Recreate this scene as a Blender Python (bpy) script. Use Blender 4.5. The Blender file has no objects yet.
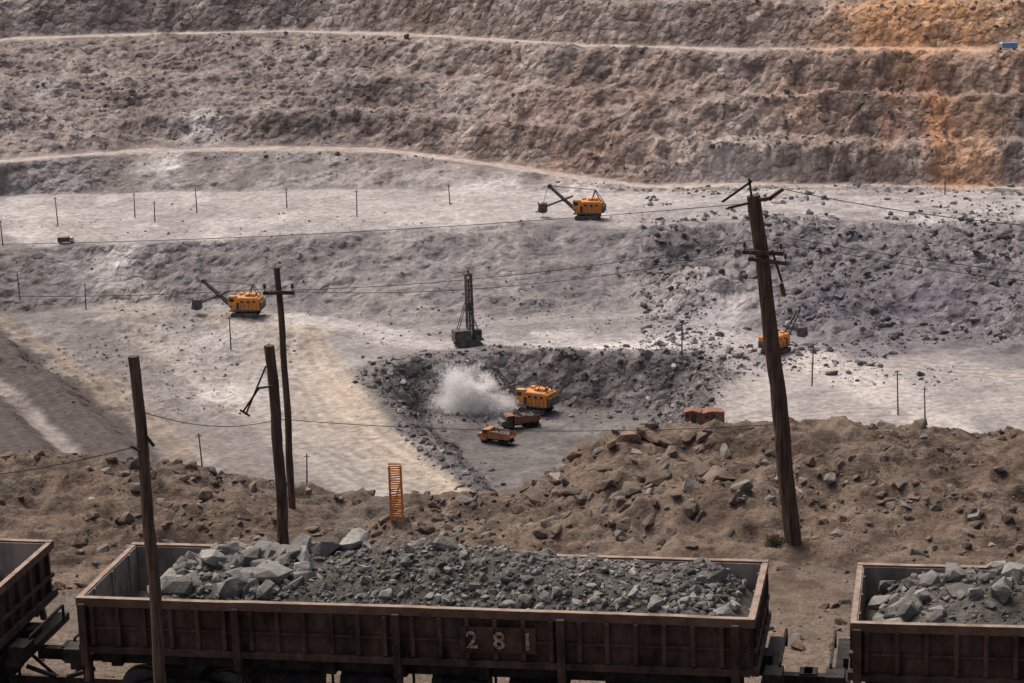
import bpy, bmesh, math, random
import numpy as np
from mathutils import Vector, Matrix, Euler
random.seed(7); rng=np.random.default_rng(7)
scene=bpy.context.scene
F=2340.0; PIT=math.radians(13.8); ROLL=math.radians(2.0); CAMZ=18.2
cp,sp=math.cos(PIT),math.sin(PIT); cr,sr=math.cos(ROLL),math.sin(ROLL)
# ---------------------------------------------------------------- image pixel to world position helpers
def pixel_ray(u,v):  # camera ray direction through an image pixel
    a=u-512.0; b=v-341.5
    x=a*cr-b*sr; y=a*sr+b*cr
    return x, F*cp-y*sp, -(F*sp+y*cp)
def W(u,v,D):           # plan position of an image pixel at depth D below the camera
    x,y,z=pixel_ray(u,v); k=D/(-z); return x*k,y*k
def V(u,v,Y):           # 3-D point of an image pixel at plan distance Y
    x,y,z=pixel_ray(u,v); k=Y/y; return Vector((x*k,Y,CAMZ+z*k))
# ---------------------------------------------------------------- noise
def vn(x,y,seed=0):
    xi=np.floor(x); yi=np.floor(y); fx=x-xi; fy=y-yi
    xi=xi.astype(np.int64); yi=yi.astype(np.int64)
    def h(a,b):
        n=(a*374761393+b*668265263+seed*1442695041)&0xffffffff
        n=((n^(n>>13))*1274126177)&0xffffffff
        n=n^(n>>16)
        return (n&0xffff)/65535.0
    fx=fx*fx*(3-2*fx); fy=fy*fy*(3-2*fy)
    return (h(xi,yi)*(1-fx)+h(xi+1,yi)*fx)*(1-fy)+(h(xi,yi+1)*(1-fx)+h(xi+1,yi+1)*fx)*fy
def fbm(x,y,o=4,seed=0,g=0.5):
    s=0;a=1;t=0
    for i in range(o):
        s=s+a*vn(x,y,seed+i*17); t+=a; a*=g; x,y=(x*.8+y*.6)*2.03+11.3,(-x*.6+y*.8)*2.03+5.7
    return s/t
def ridge(x,y,o=4,seed=0,g=0.55):
    s=0;a=1;t=0
    for i in range(o):
        s=s+a*(1-np.abs(2*vn(x,y,seed+i*17)-1)); t+=a; a*=g; x,y=(x*.8+y*.6)*2.1+3.3,(-x*.6+y*.8)*2.1+7.7
    return s/t
def ss(t): t=np.clip(t,0,1); return t*t*(3-2*t)
def curve(pts,D=None):
    xs=[];ys=[]
    for p in pts:
        x,y=W(p[0],p[1],D if D else p[2]); xs.append(x); ys.append(y)
    xs=np.array(xs);ys=np.array(ys); o=np.argsort(xs); xs=xs[o];ys=ys[o]
    gx=np.linspace(-200,200,801); gy=np.interp(gx,xs,ys)
    k=np.hanning(31);k/=k.sum(); gy=np.convolve(np.pad(gy,15,mode='edge'),k,'valid')
    return lambda x: np.interp(x,gx,gy)
toeC=curve([(-100,310),(0,308),(150,300),(300,306),(450,322),(560,312),(640,306),(720,318),(800,335),(900,338),(1024,345),(1150,345)],112)
creC=curve([(-100,250),(0,247),(150,243),(300,237),(450,228),(560,222),(640,228),(720,225),(850,222),(1024,222),(1150,222)],102)
baseW=curve([(-100,200),(0,196),(150,192),(300,190),(400,190),(480,192),(560,192),(650,190),(750,189),(900,190),(1024,193),(1150,194)],102)
R1=[(-100,172,93),(0,163,94),(150,151,94.5),(300,150,95.5),(400,155,97),(480,165,98.5),(560,177,100.5),(650,187,101.8),(750,187.5,102),(900,188.5,102),(1024,191.5,102),(1150,192,102)]
yr1=curve(R1)
_r1x=np.array([W(*p)[0] for p in R1]); _r1z=np.array([CAMZ-p[2] for p in R1])
zr1=lambda x: np.interp(x,_r1x,_r1z)
yr2=curve([(-100,45),(0,40),(150,34),(300,32),(430,37),(560,45),(700,50),(900,51),(1024,51),(1150,52)],73)
zB=CAMZ-112; zC=CAMZ-102; zA=CAMZ-120; z2=CAMZ-73
polyA=np.array([W(u,v,112) for u,v in [(368,378),(395,364),(450,358),(520,353),(620,354),(690,363),(718,380),(702,400),(692,430),(690,520),(520,540),(480,490),(435,455),(405,415)]])
def sdpoly(x,y,P):
    d=np.full(x.shape,1e9); inside=np.zeros(x.shape,bool)
    n=len(P)
    for i in range(n):
        ax,ay=P[i]; bx,by=P[(i+1)%n]
        ex,ey=bx-ax,by-ay
        t=np.clip(((x-ax)*ex+(y-ay)*ey)/(ex*ex+ey*ey),0,1)
        d=np.minimum(d,np.hypot(x-ax-t*ex,y-ay-t*ey))
        c=((ay>y)!=(by>y))
        xi=(bx-ax)*(y-ay)/((by-ay) if by!=ay else 1e-9)+ax
        inside^=(c&(x<xi))
    return np.where(inside,d,-d)
def dline(x,y,P):
    d=np.full(x.shape,1e9)
    for i in range(len(P)-1):
        ax,ay=P[i]; bx,by=P[i+1]; ex,ey=bx-ax,by-ay
        t=np.clip(((x-ax)*ex+(y-ay)*ey)/(ex*ex+ey*ey),0,1)
        d=np.minimum(d,np.hypot(x-ax-t*ex,y-ay-t*ey))
    return d
lineL=np.array([W(u,v,110) for u,v in [(-250,200),(-60,280),(0,316),(50,345),(105,388),(145,420),(185,455),(230,500),(310,600)]])
def sideL(x,y):   # metres to the left (near side) of the ramp edge, positive
    d=dline(x,y,lineL)
    xl=np.interp(-y,-lineL[:,1],lineL[:,0])
    return np.where(x<xl,d,-d)
_cu=[-300,0,130,220,300,430,520,560,620,740,860,1024,1300]
_cz=[1.2,1.05,.75,.15,-.2,-.5,-.35,.3,1.05,1.1,1.05,.85,.85]
_cx=[(u-516)/40.0 for u in _cu]
def stair(s,a):
    i=np.floor(s); f=s-i
    g=np.clip(f/a,0,1)
    return i+g
def H(x,y):
    x=np.asarray(x,float); y=np.asarray(y,float)
    # ledge with berm
    c=np.interp(x,_cx,_cz)*(0.85+0.35*fbm(x*.35,y*.1+3,3,5))
    yc=58+0.8*(fbm(x*.2,y*0,2,9)-.5)*2
    z=c*ss((y-(yc-5.5))/5.5)*(1-ss((y-62)/12))
    near=1-ss((y-62)/10)
    lump=ss((y-49.5)/5)
    z=z+near*(0.10*(fbm(x*.5,y*.5,4,21)-.5)+ lump*(.9*(fbm(x*.4,y*.55,5,31,.55)-.5)+.48*(ridge(x*.9,y*1.1,4,33)-.5)))
    z=z+np.interp(y,[58.8,61,75,300,325],[0,-1.3,-15,-90,zB])
    far=ss((y-300)/25)
    # level B undulation
    z=z+far*(1.6*(fbm(x*.03,y*.03,3,41)-.5)+.6*(fbm(x*.25,y*.25,4,43)-.5))
    # low heaps of broken ground on the left part of the floor
    hp=ss((-x-32)/16)*ss((y-395)/20)*ss((500-y)/20)
    z=z+hp*(5.5*np.clip(fbm(x*.06,y*.06,4,45)-.47,0,1)+1.8*(ridge(x*.2,y*.2,4,46)-.5))
    # left spoil ramps
    dl=sideL(x,y)+1.2*(fbm(x*.1,y*.1,3,47)-.5)
    m=(y>290)&(y<560)
    dl=np.where(m,dl,-50)
    z=z+far*(2.8*ss((dl-3)/6)+2.8*ss((dl-18)/6)+2.2*ss((dl-34)/7))
    # sunken loading pit
    sd=sdpoly(x,y,polyA)+5.0*(fbm(x*.10,y*.10,4,51)-.5)+2.4*(fbm(x*.5,y*.5,3,52)-.5)
    z=z-8.5*np.clip(sd/9.5,0,1)*(y>300)
    rim=np.exp(-((sd+1)/4.0)**2)*(y>300)
    z=z+rim*(1.2*fbm(x*.3,y*.3,4,55))
    # step to level C
    tc=toeC(x)-10*(fbm(x*.035,y*0+1,3,60)-.4); cc=creC(x)+9*(fbm(x*.03,y*0+7,3,63)-.5)
    t=(y-tc)/(cc-tc)+0.34*(fbm(x*.05,y*.05,4,61)-.5)+.14*(fbm(x*.2,y*.2,3,62)-.5)
    z=z+10.0*np.clip(t,0,1)
    rub=ss(t*5)*ss((1.05-t)*5)*ss((x-14)/25)
    z=z+rub*(8.0*(fbm(x*.05,y*.05,4,65)-.45)+3.8*(ridge(x*.2,y*.2,5,66)-.5))
    fc=ss((t+.1)*4)*ss((1.1-t)*4)
    z=z+fc*(3.0*(fbm(x*.1,y*.1,3,67)-.5)+1.8*(ridge(x*.28,y*.25,4,68)-.5))
    # wall below the lower haul road
    y1=yr1(x); z1=zr1(x); bw=np.minimum(baseW(x),y1-1.5)
    t=(y-bw)/(y1-bw)+.4*(fbm(x*.1,y*.1,4,71)-.5)
    z=z+np.clip(t,0,1)*(z1-zC)
    lf=ss(t*6)*ss((1-t)*6)
    z=z+lf*2.0*(ridge(x*.2,y*.2,4,70)-.5)
    # wall from the lower haul road to the upper
    y2=yr2(x); ya=y1+7
    big=fbm(x*.018,y*.006+9,3,72)-.5
    yn=y+11*big*ss((y-ya)/8)*ss((y2-y)/8)+3.4*(fbm(x*.07,y*.05,3,73)-.5)+5.2*(ridge(x*.08,y*.11,5,74,.62)-.55)*ss((y-ya)/4)*ss((y2-y)/4)
    s=np.clip((yn-ya)/(y2-ya),0,1)
    n1=3
    a=0.55+.6*(fbm(x*.03,y*.06,3,75)-.5)
    s2=np.clip(s*n1+.6*(fbm(x*.012+3,s*3,2,83)-.5)*ss(s*8)*ss((1-s)*8),0,n1-1e-4)
    w=np.minimum(stair(s2,a)/n1,1)
    kk=np.clip(.2+1.2*fbm(x*.022+5,s*4,3,76),.3,1)
    w=kk*w+(1-kk)*s
    z=z+w*(z2-z1)*(y>ya-6)
    onw=ss((s)*12)*ss((1-s)*12)
    z=z+onw*(3.6*(ridge(x*.17,y*.2,5,77,.64)-.5)+1.2*(fbm(x*.9,y*.9,3,78)-.5))
    # above the upper road
    yb=y2+7
    s=np.clip((yn-yb)/78,0,1)
    kk=np.clip(.3+1.2*fbm(x*.02+5,s*6,3,82),.3,1)
    w=kk*stair(np.clip(s*5,0,5-1e-4),.5)/5+(1-kk)*s
    z=z+w*(-z2)
    onw2=ss(s*20)*ss((1-s)*10)
    z=z+onw2*(3.8*(ridge(x*.18,y*.2,5,79,.64)-.5))
    # pit closes at both ends
    side=ss((np.abs(x)-215)/110)*(y>70)
    z=z*(1-side)+side*(0.0+2*(fbm(x*.02,y*.02,3,81)-.5))
    return z
def G(u,v,y0=46,y1=800):  # first terrain point met by the ray through an image pixel
    x,y,z=pixel_ray(u,v)
    Y=np.concatenate([np.arange(y0,75,.05),np.arange(330,y1,.25)]) if y0<75 else np.arange(y0,y1,.25)
    X=x/y*Y; Z=CAMZ+z/y*Y
    h=H(X,Y); i=int(np.argmax(h>=Z))
    return Vector((X[i],Y[i],h[i]))
def GP(u,v): return G(u,v,y0=330)
# ---------------------------------------------------------------- mesh helpers
def np_mesh(name,verts,faces,mat,cols=None,smooth=True):
    me=bpy.data.meshes.new(name)
    n=len(verts); m,k=faces.shape
    me.vertices.add(n); me.vertices.foreach_set('co',verts.astype(np.float32).ravel())
    me.loops.add(m*k); me.loops.foreach_set('vertex_index',faces.astype(np.int32).ravel())
    me.polygons.add(m); me.polygons.foreach_set('loop_start',np.arange(0,m*k,k,dtype=np.int32))
    me.polygons.foreach_set('loop_total',np.full(m,k,dtype=np.int32))
    me.polygons.foreach_set('use_smooth',np.full(m,smooth))
    me.update(calc_edges=True)
    if cols is not None:
        ca=me.color_attributes.new('Col','FLOAT_COLOR','POINT')
        c=np.ones((n,4),np.float32); c[:,:3]=cols; ca.data.foreach_set('color',c.ravel())
    me.materials.append(mat)
    ob=bpy.data.objects.new(name,me); scene.collection.objects.link(ob); return ob
def grid_faces(nr,nc):
    i=np.arange(nr-1)[:,None]*nc+np.arange(nc-1)[None,:]
    return np.stack([i,i+1,i+nc+1,i+nc],-1).reshape(-1,4)
class MB:
    def __init__(s): s.bm=bmesh.new()
    def box(s,c,sz,rot=(0,0,0)):
        M=Matrix.Translation(c)@Euler(rot).to_matrix().to_4x4()@Matrix.Diagonal((*sz,1))
        bmesh.ops.create_cube(s.bm,size=1,matrix=M)
    def beam(s,a,b,w,h=None):
        a=Vector(a);b=Vector(b); d=b-a; h=h or w
        q=d.to_track_quat('X','Z').to_matrix().to_4x4()
        bmesh.ops.create_cube(s.bm,size=1,matrix=Matrix.Translation((a+b)/2)@q@Matrix.Diagonal((d.length,w,h,1)))
    def cyl(s,a,b,r1,r2=None,n=12):
        a=Vector(a);b=Vector(b); d=b-a; r2=r1 if r2 is None else r2
        q=d.to_track_quat('Z','Y').to_matrix().to_4x4()
        bmesh.ops.create_cone(s.bm,cap_ends=True,segments=n,radius1=r1,radius2=r2,depth=d.length,matrix=Matrix.Translation((a+b)/2)@q)
    def prism(s,pts,y0,y1):   # profile in xz, extruded along y
        n=len(pts)
        A=[s.bm.verts.new((p[0],y0,p[1])) for p in pts]; B=[s.bm.verts.new((p[0],y1,p[1])) for p in pts]
        s.bm.faces.new(A); s.bm.faces.new(B[::-1])
        for i in range(n): s.bm.faces.new((A[i],B[i],B[(i+1)%n],A[(i+1)%n]))
    def obj(s,name,mat,parent=None,bevel=0,smooth=False):
        bmesh.ops.recalc_face_normals(s.bm,faces=s.bm.faces)
        me=bpy.data.meshes.new(name); s.bm.to_mesh(me); s.bm.free()
        me.materials.append(mat)
        ob=bpy.data.objects.new(name,me); scene.collection.objects.link(ob)
        if parent: ob.parent=parent
        if bevel:
            m=ob.modifiers.new('b','BEVEL'); m.width=bevel; m.segments=2; m.limit_method='ANGLE'
        return ob
def empty(name,loc,yaw=0,scale=1,tilt=(0,0)):
    e=bpy.data.objects.new(name,None); scene.collection.objects.link(e)
    e.location=loc; e.rotation_euler=(tilt[0],tilt[1],yaw); e.scale=(scale,)*3; return e
# ---------------------------------------------------------------- materials
def newmat(name,rough=.9):
    m=bpy.data.materials.new(name); m.use_nodes=True; nt=m.node_tree
    b=nt.nodes['Principled BSDF']; b.inputs['Roughness'].default_value=rough
    b.inputs['Specular IOR Level'].default_value=.2
    return m,nt,b
def N(nt,t,**k):
    n=nt.nodes.new(t)
    for a,v in k.items(): setattr(n,a,v)
    return n
def attr_mat(name,scales,amps,bump_scales,bump_dist,rough=.95,spec=.1,det=4,blocks=None):
    m,nt,b=newmat(name,rough); b.inputs['Specular IOR Level'].default_value=spec
    at=N(nt,'ShaderNodeAttribute',attribute_name='Col')
    tc=N(nt,'ShaderNodeTexCoord'); cur=at.outputs['Color']; prev=None
    for sc,am in zip(scales,amps):
        no=N(nt,'ShaderNodeTexNoise'); no.inputs['Scale'].default_value=sc; no.inputs['Detail'].default_value=det; no.inputs['Roughness'].default_value=.65
        nt.links.new(tc.outputs['Object'],no.inputs['Vector'])
        mr=N(nt,'ShaderNodeMapRange'); mr.inputs[1].default_value=.28; mr.inputs[2].default_value=.72; mr.inputs[3].default_value=1-am; mr.inputs[4].default_value=1+am
        nt.links.new(no.outputs['Fac'],mr.inputs[0])
        mx=N(nt,'ShaderNodeVectorMath',operation='SCALE'); nt.links.new(cur,mx.inputs[0]); nt.links.new(mr.outputs[0],mx.inputs['Scale'])
        cur=mx.outputs[0]
    if blocks:   # jointed, blocky rock on the steep faces only
        ge=N(nt,'ShaderNodeNewGeometry'); sx=N(nt,'ShaderNodeSeparateXYZ'); nt.links.new(ge.outputs['Normal'],sx.inputs[0])
        st=N(nt,'ShaderNodeMapRange'); st.inputs[1].default_value=.96; st.inputs[2].default_value=.78; nt.links.new(sx.outputs['Z'],st.inputs[0])
        vo=N(nt,'ShaderNodeTexVoronoi'); vo.inputs['Scale'].default_value=blocks
        ns=N(nt,'ShaderNodeTexNoise'); ns.inputs['Scale'].default_value=.5; ns.inputs['Detail'].default_value=1; nt.links.new(tc.outputs['Object'],ns.inputs['Vector'])
        ad=N(nt,'ShaderNodeVectorMath',operation='MULTIPLY_ADD'); ad.inputs[1].default_value=(2.5,2.5,2.5); nt.links.new(ns.outputs['Color'],ad.inputs[0]); nt.links.new(tc.outputs['Object'],ad.inputs[2])
        nt.links.new(ad.outputs[0],vo.inputs['Vector'])
        sc_=N(nt,'ShaderNodeSeparateColor'); nt.links.new(vo.outputs['Color'],sc_.inputs[0])
        mr=N(nt,'ShaderNodeMapRange'); mr.inputs[3].default_value=.76; mr.inputs[4].default_value=1.28; nt.links.new(sc_.outputs[0],mr.inputs[0])
        mi=N(nt,'ShaderNodeMix',data_type='FLOAT'); nt.links.new(st.outputs[0],mi.inputs[0]); mi.inputs[2].default_value=1; nt.links.new(mr.outputs[0],mi.inputs[3])
        mx=N(nt,'ShaderNodeVectorMath',operation='SCALE'); nt.links.new(cur,mx.inputs[0]); nt.links.new(mi.outputs[0],mx.inputs['Scale']); cur=mx.outputs[0]
        bp=N(nt,'ShaderNodeBump'); bp.invert=True; bp.inputs['Distance'].default_value=1.2; nt.links.new(st.outputs[0],bp.inputs['Strength']); nt.links.new(vo.outputs['Distance'],bp.inputs['Height']); prev=bp
    nt.links.new(cur,b.inputs['Base Color'])
    for sc,bd in zip(bump_scales,bump_dist):
        no=N(nt,'ShaderNodeTexNoise'); no.inputs['Scale'].default_value=sc; no.inputs['Detail'].default_value=det; no.inputs['Roughness'].default_value=.7
        nt.links.new(tc.outputs['Object'],no.inputs['Vector'])
        bp=N(nt,'ShaderNodeBump'); bp.inputs['Strength'].default_value=1; bp.inputs['Distance'].default_value=bd
        nt.links.new(no.outputs['Fac'],bp.inputs['Height'])
        if prev: nt.links.new(prev.outputs[0],bp.inputs['Normal'])
        prev=bp
    nt.links.new(prev.outputs[0],b.inputs['Normal'])
    return m
def two_mat(name,c1,c2,scale,rough=.8,bump=.005,bscale=30,lo=.4,hi=.6,stretch=None,metal=0,top=None):
    m,nt,b=newmat(name,rough); b.inputs['Metallic'].default_value=metal
    tc=N(nt,'ShaderNodeTexCoord'); src=tc.outputs['Object']
    if stretch:
        mp=N(nt,'ShaderNodeMapping'); mp.inputs['Scale'].default_value=stretch; nt.links.new(src,mp.inputs[0]); src=mp.outputs[0]
    no=N(nt,'ShaderNodeTexNoise'); no.inputs['Scale'].default_value=scale; no.inputs['Detail'].default_value=6; no.inputs['Roughness'].default_value=.68
    nt.links.new(src,no.inputs['Vector'])
    cr_=N(nt,'ShaderNodeValToRGB'); e=cr_.color_ramp.elements
    e[0].position=lo; e[0].color=(*c1,1); e[1].position=hi; e[1].color=(*c2,1)
    nt.links.new(no.outputs['Fac'],cr_.inputs[0]); out=cr_.outputs[0]
    if top:   # dust settled on upward faces
        ge=N(nt,'ShaderNodeNewGeometry'); sx=N(nt,'ShaderNodeSeparateXYZ'); nt.links.new(ge.outputs['Normal'],sx.inputs[0])
        mr=N(nt,'ShaderNodeMapRange'); mr.inputs[1].default_value=.3; mr.inputs[2].default_value=.9; nt.links.new(sx.outputs['Z'],mr.inputs[0])
        n3=N(nt,'ShaderNodeTexNoise'); n3.inputs['Scale'].default_value=3.5; n3.inputs['Detail'].default_value=5; nt.links.new(src,n3.inputs['Vector'])
        m3=N(nt,'ShaderNodeMapRange'); m3.inputs[1].default_value=.35; m3.inputs[2].default_value=.6; m3.inputs[3].default_value=.25; m3.inputs[4].default_value=.95; nt.links.new(n3.outputs['Fac'],m3.inputs[0])
        ml=N(nt,'ShaderNodeMath',operation='MULTIPLY'); nt.links.new(m3.outputs[0],ml.inputs[1]); nt.links.new(mr.outputs[0],ml.inputs[0])
        mx=N(nt,'ShaderNodeMix',data_type='RGBA'); nt.links.new(ml.outputs[0],mx.inputs[0]); nt.links.new(out,mx.inputs[6]); mx.inputs[7].default_value=(*top,1)
        out=mx.outputs[2]
    nt.links.new(out,b.inputs['Base Color'])
    n2=N(nt,'ShaderNodeTexNoise'); n2.inputs['Scale'].default_value=bscale; n2.inputs['Detail'].default_value=4
    nt.links.new(src,n2.inputs['Vector'])
    bp=N(nt,'ShaderNodeBump'); bp.inputs['Distance'].default_value=bump; nt.links.new(n2.outputs['Fac'],bp.inputs['Height']); nt.links.new(bp.outputs[0],b.inputs['Normal'])
    return m
M_pit=attr_mat('pit_rock',[.9],[.34],[.8],[.5],blocks=.38)
M_soil=attr_mat('stony_soil',[2.0,12],[.28,.45],[6],[.11],det=5)
M_rock=attr_mat('rock',[3],[.30],[5],[.05],rough=.9,spec=.15)
M_rub=attr_mat('rubble_rock',[.6],[.3],[.8],[.25],rough=.95,det=2)
M_rust=two_mat('rusty_steel',(.070,.042,.030),(.19,.120,.088),2.2,rough=.75,bump=.006,lo=.35,hi=.68,top=(.27,.21,.17))
M_dark=two_mat('dirty_dark_steel',(.018,.013,.011),(.125,.078,.056),2.8,rough=.8,lo=.34,hi=.72,stretch=(1,1,.5))
M_inner=two_mat('dusty_steel',(.13,.11,.095),(.33,.29,.25),1.8,rough=.85,lo=.35,hi=.65,stretch=(1,1,.4))
M_black=two_mat('greasy_steel',(.008,.007,.007),(.035,.029,.026),4,rough=.7)
M_white=two_mat('worn_white_paint',(.12,.09,.065),(.46,.38,.26),7,rough=.8,lo=.40,hi=.56)
M_wood=two_mat('weathered_wood',(.036,.024,.018),(.17,.115,.083),6,rough=.9,bump=.03,bscale=20,lo=.35,hi=.65,stretch=(3,3,.22))
M_orange=two_mat('orange_paint',(.48,.17,.04),(.74,.30,.075),.9,rough=.75,bump=.01,bscale=4,lo=.35,hi=.6)
M_orange2=two_mat('faded_orange_paint',(.26,.12,.065),(.44,.22,.11),.9,rough=.7,bump=.01,bscale=4)
M_redbrown=two_mat('red_brown_paint',(.16,.075,.05),(.25,.13,.09),1.2,rough=.8,bump=.01,bscale=4)
M_mach=two_mat('machine_steel',(.06,.056,.056),(.15,.14,.135),1,rough=.8)  # darks kept lighter to imitate haze over the far machines
M_glass=two_mat('dark_glass',(.03,.033,.036),(.045,.048,.05),1,rough=.3)
M_roof=two_mat('pale_roof',(.34,.20,.09),(.52,.36,.22),1,rough=.8)
M_wire=two_mat('wire',(.03,.03,.03),(.06,.055,.05),1)
M_rail=two_mat('rail_steel',(.1,.06,.04),(.2,.14,.1),6,rough=.6)
M_ceram=two_mat('insulator_ceramic',(.1,.05,.03),(.14,.07,.05),5,rough=.3)
# ---------------------------------------------------------------- pit terrain
xs=np.concatenate([[-6000,-2500,-1100,-600,-420,-340,-300,-270,-245],np.arange(-225,-172,1.6),np.arange(-172,172,.6),np.arange(172,226,1.6),[245,270,300,340,420,600,1100,2500,6000]])
ys=np.concatenate([np.arange(64,330,2.5),np.arange(330,735,.55),np.arange(735,800,1.5),[820,860,950,1200,2000,4000,9000]])
X,Y=np.meshgrid(xs,ys); Z=H(X,Y)
gy=np.gradient(Z,ys,axis=0); gx=np.gradient(Z,xs,axis=1); slope=np.hypot(gx,gy)
def mixc(C,m,c): 
    m=m[...,None]; return C*(1-m)+np.array(c)*m
n1=fbm(X*.04,Y*.04,4,101); n2=fbm(X*.25,Y*.2,4,102); n3=fbm(X*.012,Y*.02,3,103); n4=fbm(X*1.1,Y*.9,2,104); n5=fbm(X*.09,Y*.05,5,106,.6); n6=fbm(X*.16,Y*.16,5,107,.65)
C=np.zeros(X.shape+(3,))+np.array((.28,.262,.258))
C=mixc(C,ss((n1-.42)*5)*.7,(.170,.159,.162))
C=mixc(C,ss((n5-.5)*7)*.5,(.37,.348,.338))
C=mixc(C,ss((n6-.5)*7)*.5,(.16,.150,.150))
C=mixc(C,ss((slope-.22)*3)*.75,(.134,.124,.128))
def blob(u,v,rx,ry,col,k,br=1):
    global C
    p=GP(u,v); d=((X-p.x)/rx)**2+((Y-p.y)/ry)**2
    m=np.exp(-d)
    if br==1: m=m*ss((n5-.34)*4)*1.25
    if br==2: m=m*(.35+.9*ss((n6-.40)*6))
    C=mixc(C,np.clip(m*k,0,1),col)
for b in [(110,320,34,30,(.145,.135,.137),.95,2),(210,330,20,22,(.18,.17,.171),.7,2),(200,400,22,24,(.19,.177,.173),.7,2),(540,320,34,20,(.18,.168,.17),.8,2),(420,350,16,10,(.18,.168,.168),.7,2),(870,360,30,12,(.21,.195,.195),.5,2)]: blob(*b)
# step to level C - dark gravel
t0=(Y-toeC(X))/(creC(X)-toeC(X)); t=t0+.8*(n5-.5)+.3*(n1-.5)
m=ss((t+.35)*2.6)*ss((1.08-t)*4)
C=mixc(C,m*.85,(.150,.140,.144)); C=mixc(C,m*ss((n5-.5)*7)*.5,(.25,.234,.232)); C=mixc(C,m*ss((n6-.5)*7)*.6,(.085,.079,.082)); C=mixc(C,m*ss((.44-n6)*8)*.55,(.29,.272,.268))
fan=fbm(X*.14,Y*.03,4,115); C=mixc(C,m*ss((fan-.52)*8)*.5*ss(1.2-t),(.255,.238,.233))
mr_=m*ss((X-6)/30)
C=mixc(C,mr_*.6,(.112,.104,.118)); C=mixc(C,mr_*ss((n6-.55)*9)*.7,(.29,.27,.268)); C=mixc(C,mr_*ss((n3-.5)*6)*.4,(.22,.207,.21)); C=mixc(C,mr_*ss((.46-n2)*9)*.6,(.055,.051,.058))
# level C terrace
m=ss((Y-creC(X)+5*(n5-.5))/4)*ss((baseW(X)+1-Y)/3)
C=mixc(C,m*.75,(.35,.328,.318)); C=mixc(C,m*ss((n1-.5)*5)*.6,(.22,.205,.203)); C=mixc(C,m*ss((n5-.54)*8)*.5,(.46,.435,.425)); C=mixc(C,m*ss((n6-.54)*8)*.35,(.19,.178,.176))
C=mixc(C,m*ss((X-20)/40)*.6*ss((n6-.42)*6),(.18,.168,.171))
# wall
m=ss((Y-baseW(X))/3)
face=ss((slope-.45)*2.0)
wc=np.zeros_like(C)+np.array((.225,.183,.167))
wc=mixc(wc,face*.75,(.145,.110,.098))
wc=mixc(wc,ss((n2-.5)*5)*.5,(.24,.197,.18))
lw=ss((-X-5)/50)
wc=mixc(wc,lw*.5,(.165,.147,.145))
wc=mixc(wc,ss((n3-.45)*6)*.4*(1-lw),(.28,.195,.155))
wc=mixc(wc,ss((n5-.53)*8)*.5,(.34,.293,.268))
wc=mixc(wc,ss((.45-n6)*8)*.6,(.088,.070,.067))
wc=mixc(wc,ss((n6-.56)*9)*.5,(.35,.305,.28))
st=fbm(X*.26+3.5*n2,Y*.10+3*n1,4,111,.6); sm=ss((fbm(X*.02,Y*.04,3,112)-.42)*5)
wc=mixc(wc,sm*face*ss((st-.55)*9)*.45,(.33,.285,.26))
wc=mixc(wc,sm*face*ss((.43-st)*9)*.6,(.075,.058,.054))
C=mixc(C,m,wc)
m=ss((Y-baseW(X)+1)/2)*ss((yr1(X)-Y)/2)
C=mixc(C,m*.55,(.170,.160,.160)); C=mixc(C,m*ss((n6-.52)*8)*.5,(.33,.31,.30)); C=mixc(C,m*ss((.45-n2)*8)*.5,(.09,.083,.083))
for yy,w in ((yr1(X),6),(yr2(X),6.5)):
    wob=1.6*(n2-.5)
    m=ss((Y-yy+.6+wob)/1.0)*ss((yy+w-Y+wob)/1.2)
    C=mixc(C,m*(.45+.5*n1),(.40,.355,.325))
# pit A
sd=sdpoly(X,Y,polyA)
m=ss((sd+8+14*(n5-.5))/6)*(Y>300)
C=mixc(C,m*.92,(.088,.082,.083)); C=mixc(C,m*ss((n6-.53)*8)*.5,(.20,.19,.185)); C=mixc(C,m*ss((.44-n6)*8)*.5,(.047,.044,.045))
def track(pts,w,col,str_,rut=0.3,D=112):
    global C
    P=np.array([W(u,v,D) for u,v in pts])
    d0=dline(X,Y,P); d=d0+6*(n1-.5)+3*(n2-.5)
    m=ss((w/2+1.5-d)/3.5)*(Y>300)*ss((-sd-1)/3)
    r=ss(.5+1.1*np.sin((d0+2.2*n1)*2*math.pi/2.3))*ss((n1-.25)*4)*ss((n6-.30)*4)
    C=mixc(C,m*str_*(.4+.75*n5),col); C=mixc(C,m*rut*r,np.array(col)*.5)
TAN=(.335,.292,.243)
track([(60,262),(130,300),(180,345),(235,400),(300,450),(380,500)],12,(.29,.27,.25),.5,.4)
track([(235,318),(290,345),(325,385),(340,420),(385,455),(450,490),(520,540)],15,TAN,.85,.6)
track([(120,300),(160,360),(210,400),(270,440),(340,470),(420,500)],11,(.30,.27,.24),.7,.65)
track([(310,330),(330,380),(370,430),(430,475),(500,520)],7,(.40,.34,.275),.8,.65)
track([(90,380),(150,420),(220,455),(300,490)],12,(.25,.213,.178),.8,.65)
track([(250,300),(262,350),(255,400),(300,450),(360,495)],8,(.34,.31,.275),.6,.55)
track([(300,320),(360,325),(430,345),(520,345),(620,350),(700,335),(790,352),(860,375),(930,420),(960,460)],10,(.44,.415,.40),.8,.35)
track([(700,300),(640,315),(540,320),(430,330),(350,340)],8,(.34,.32,.315),.6,.4)
track([(1100,380),(1000,375),(900,365),(820,372),(740,395),(700,420)],11,(.36,.33,.31),.8,.65)
track([(1100,400),(1010,400),(930,412),(840,415),(760,420)],9,(.34,.31,.288),.7,.65)
track([(780,345),(840,375),(900,405),(960,440)],7,(.43,.395,.37),.8,.65)
track([(120,480),(200,455),(300,440),(390,440)],8,(.31,.275,.235),.5,.55)
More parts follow.
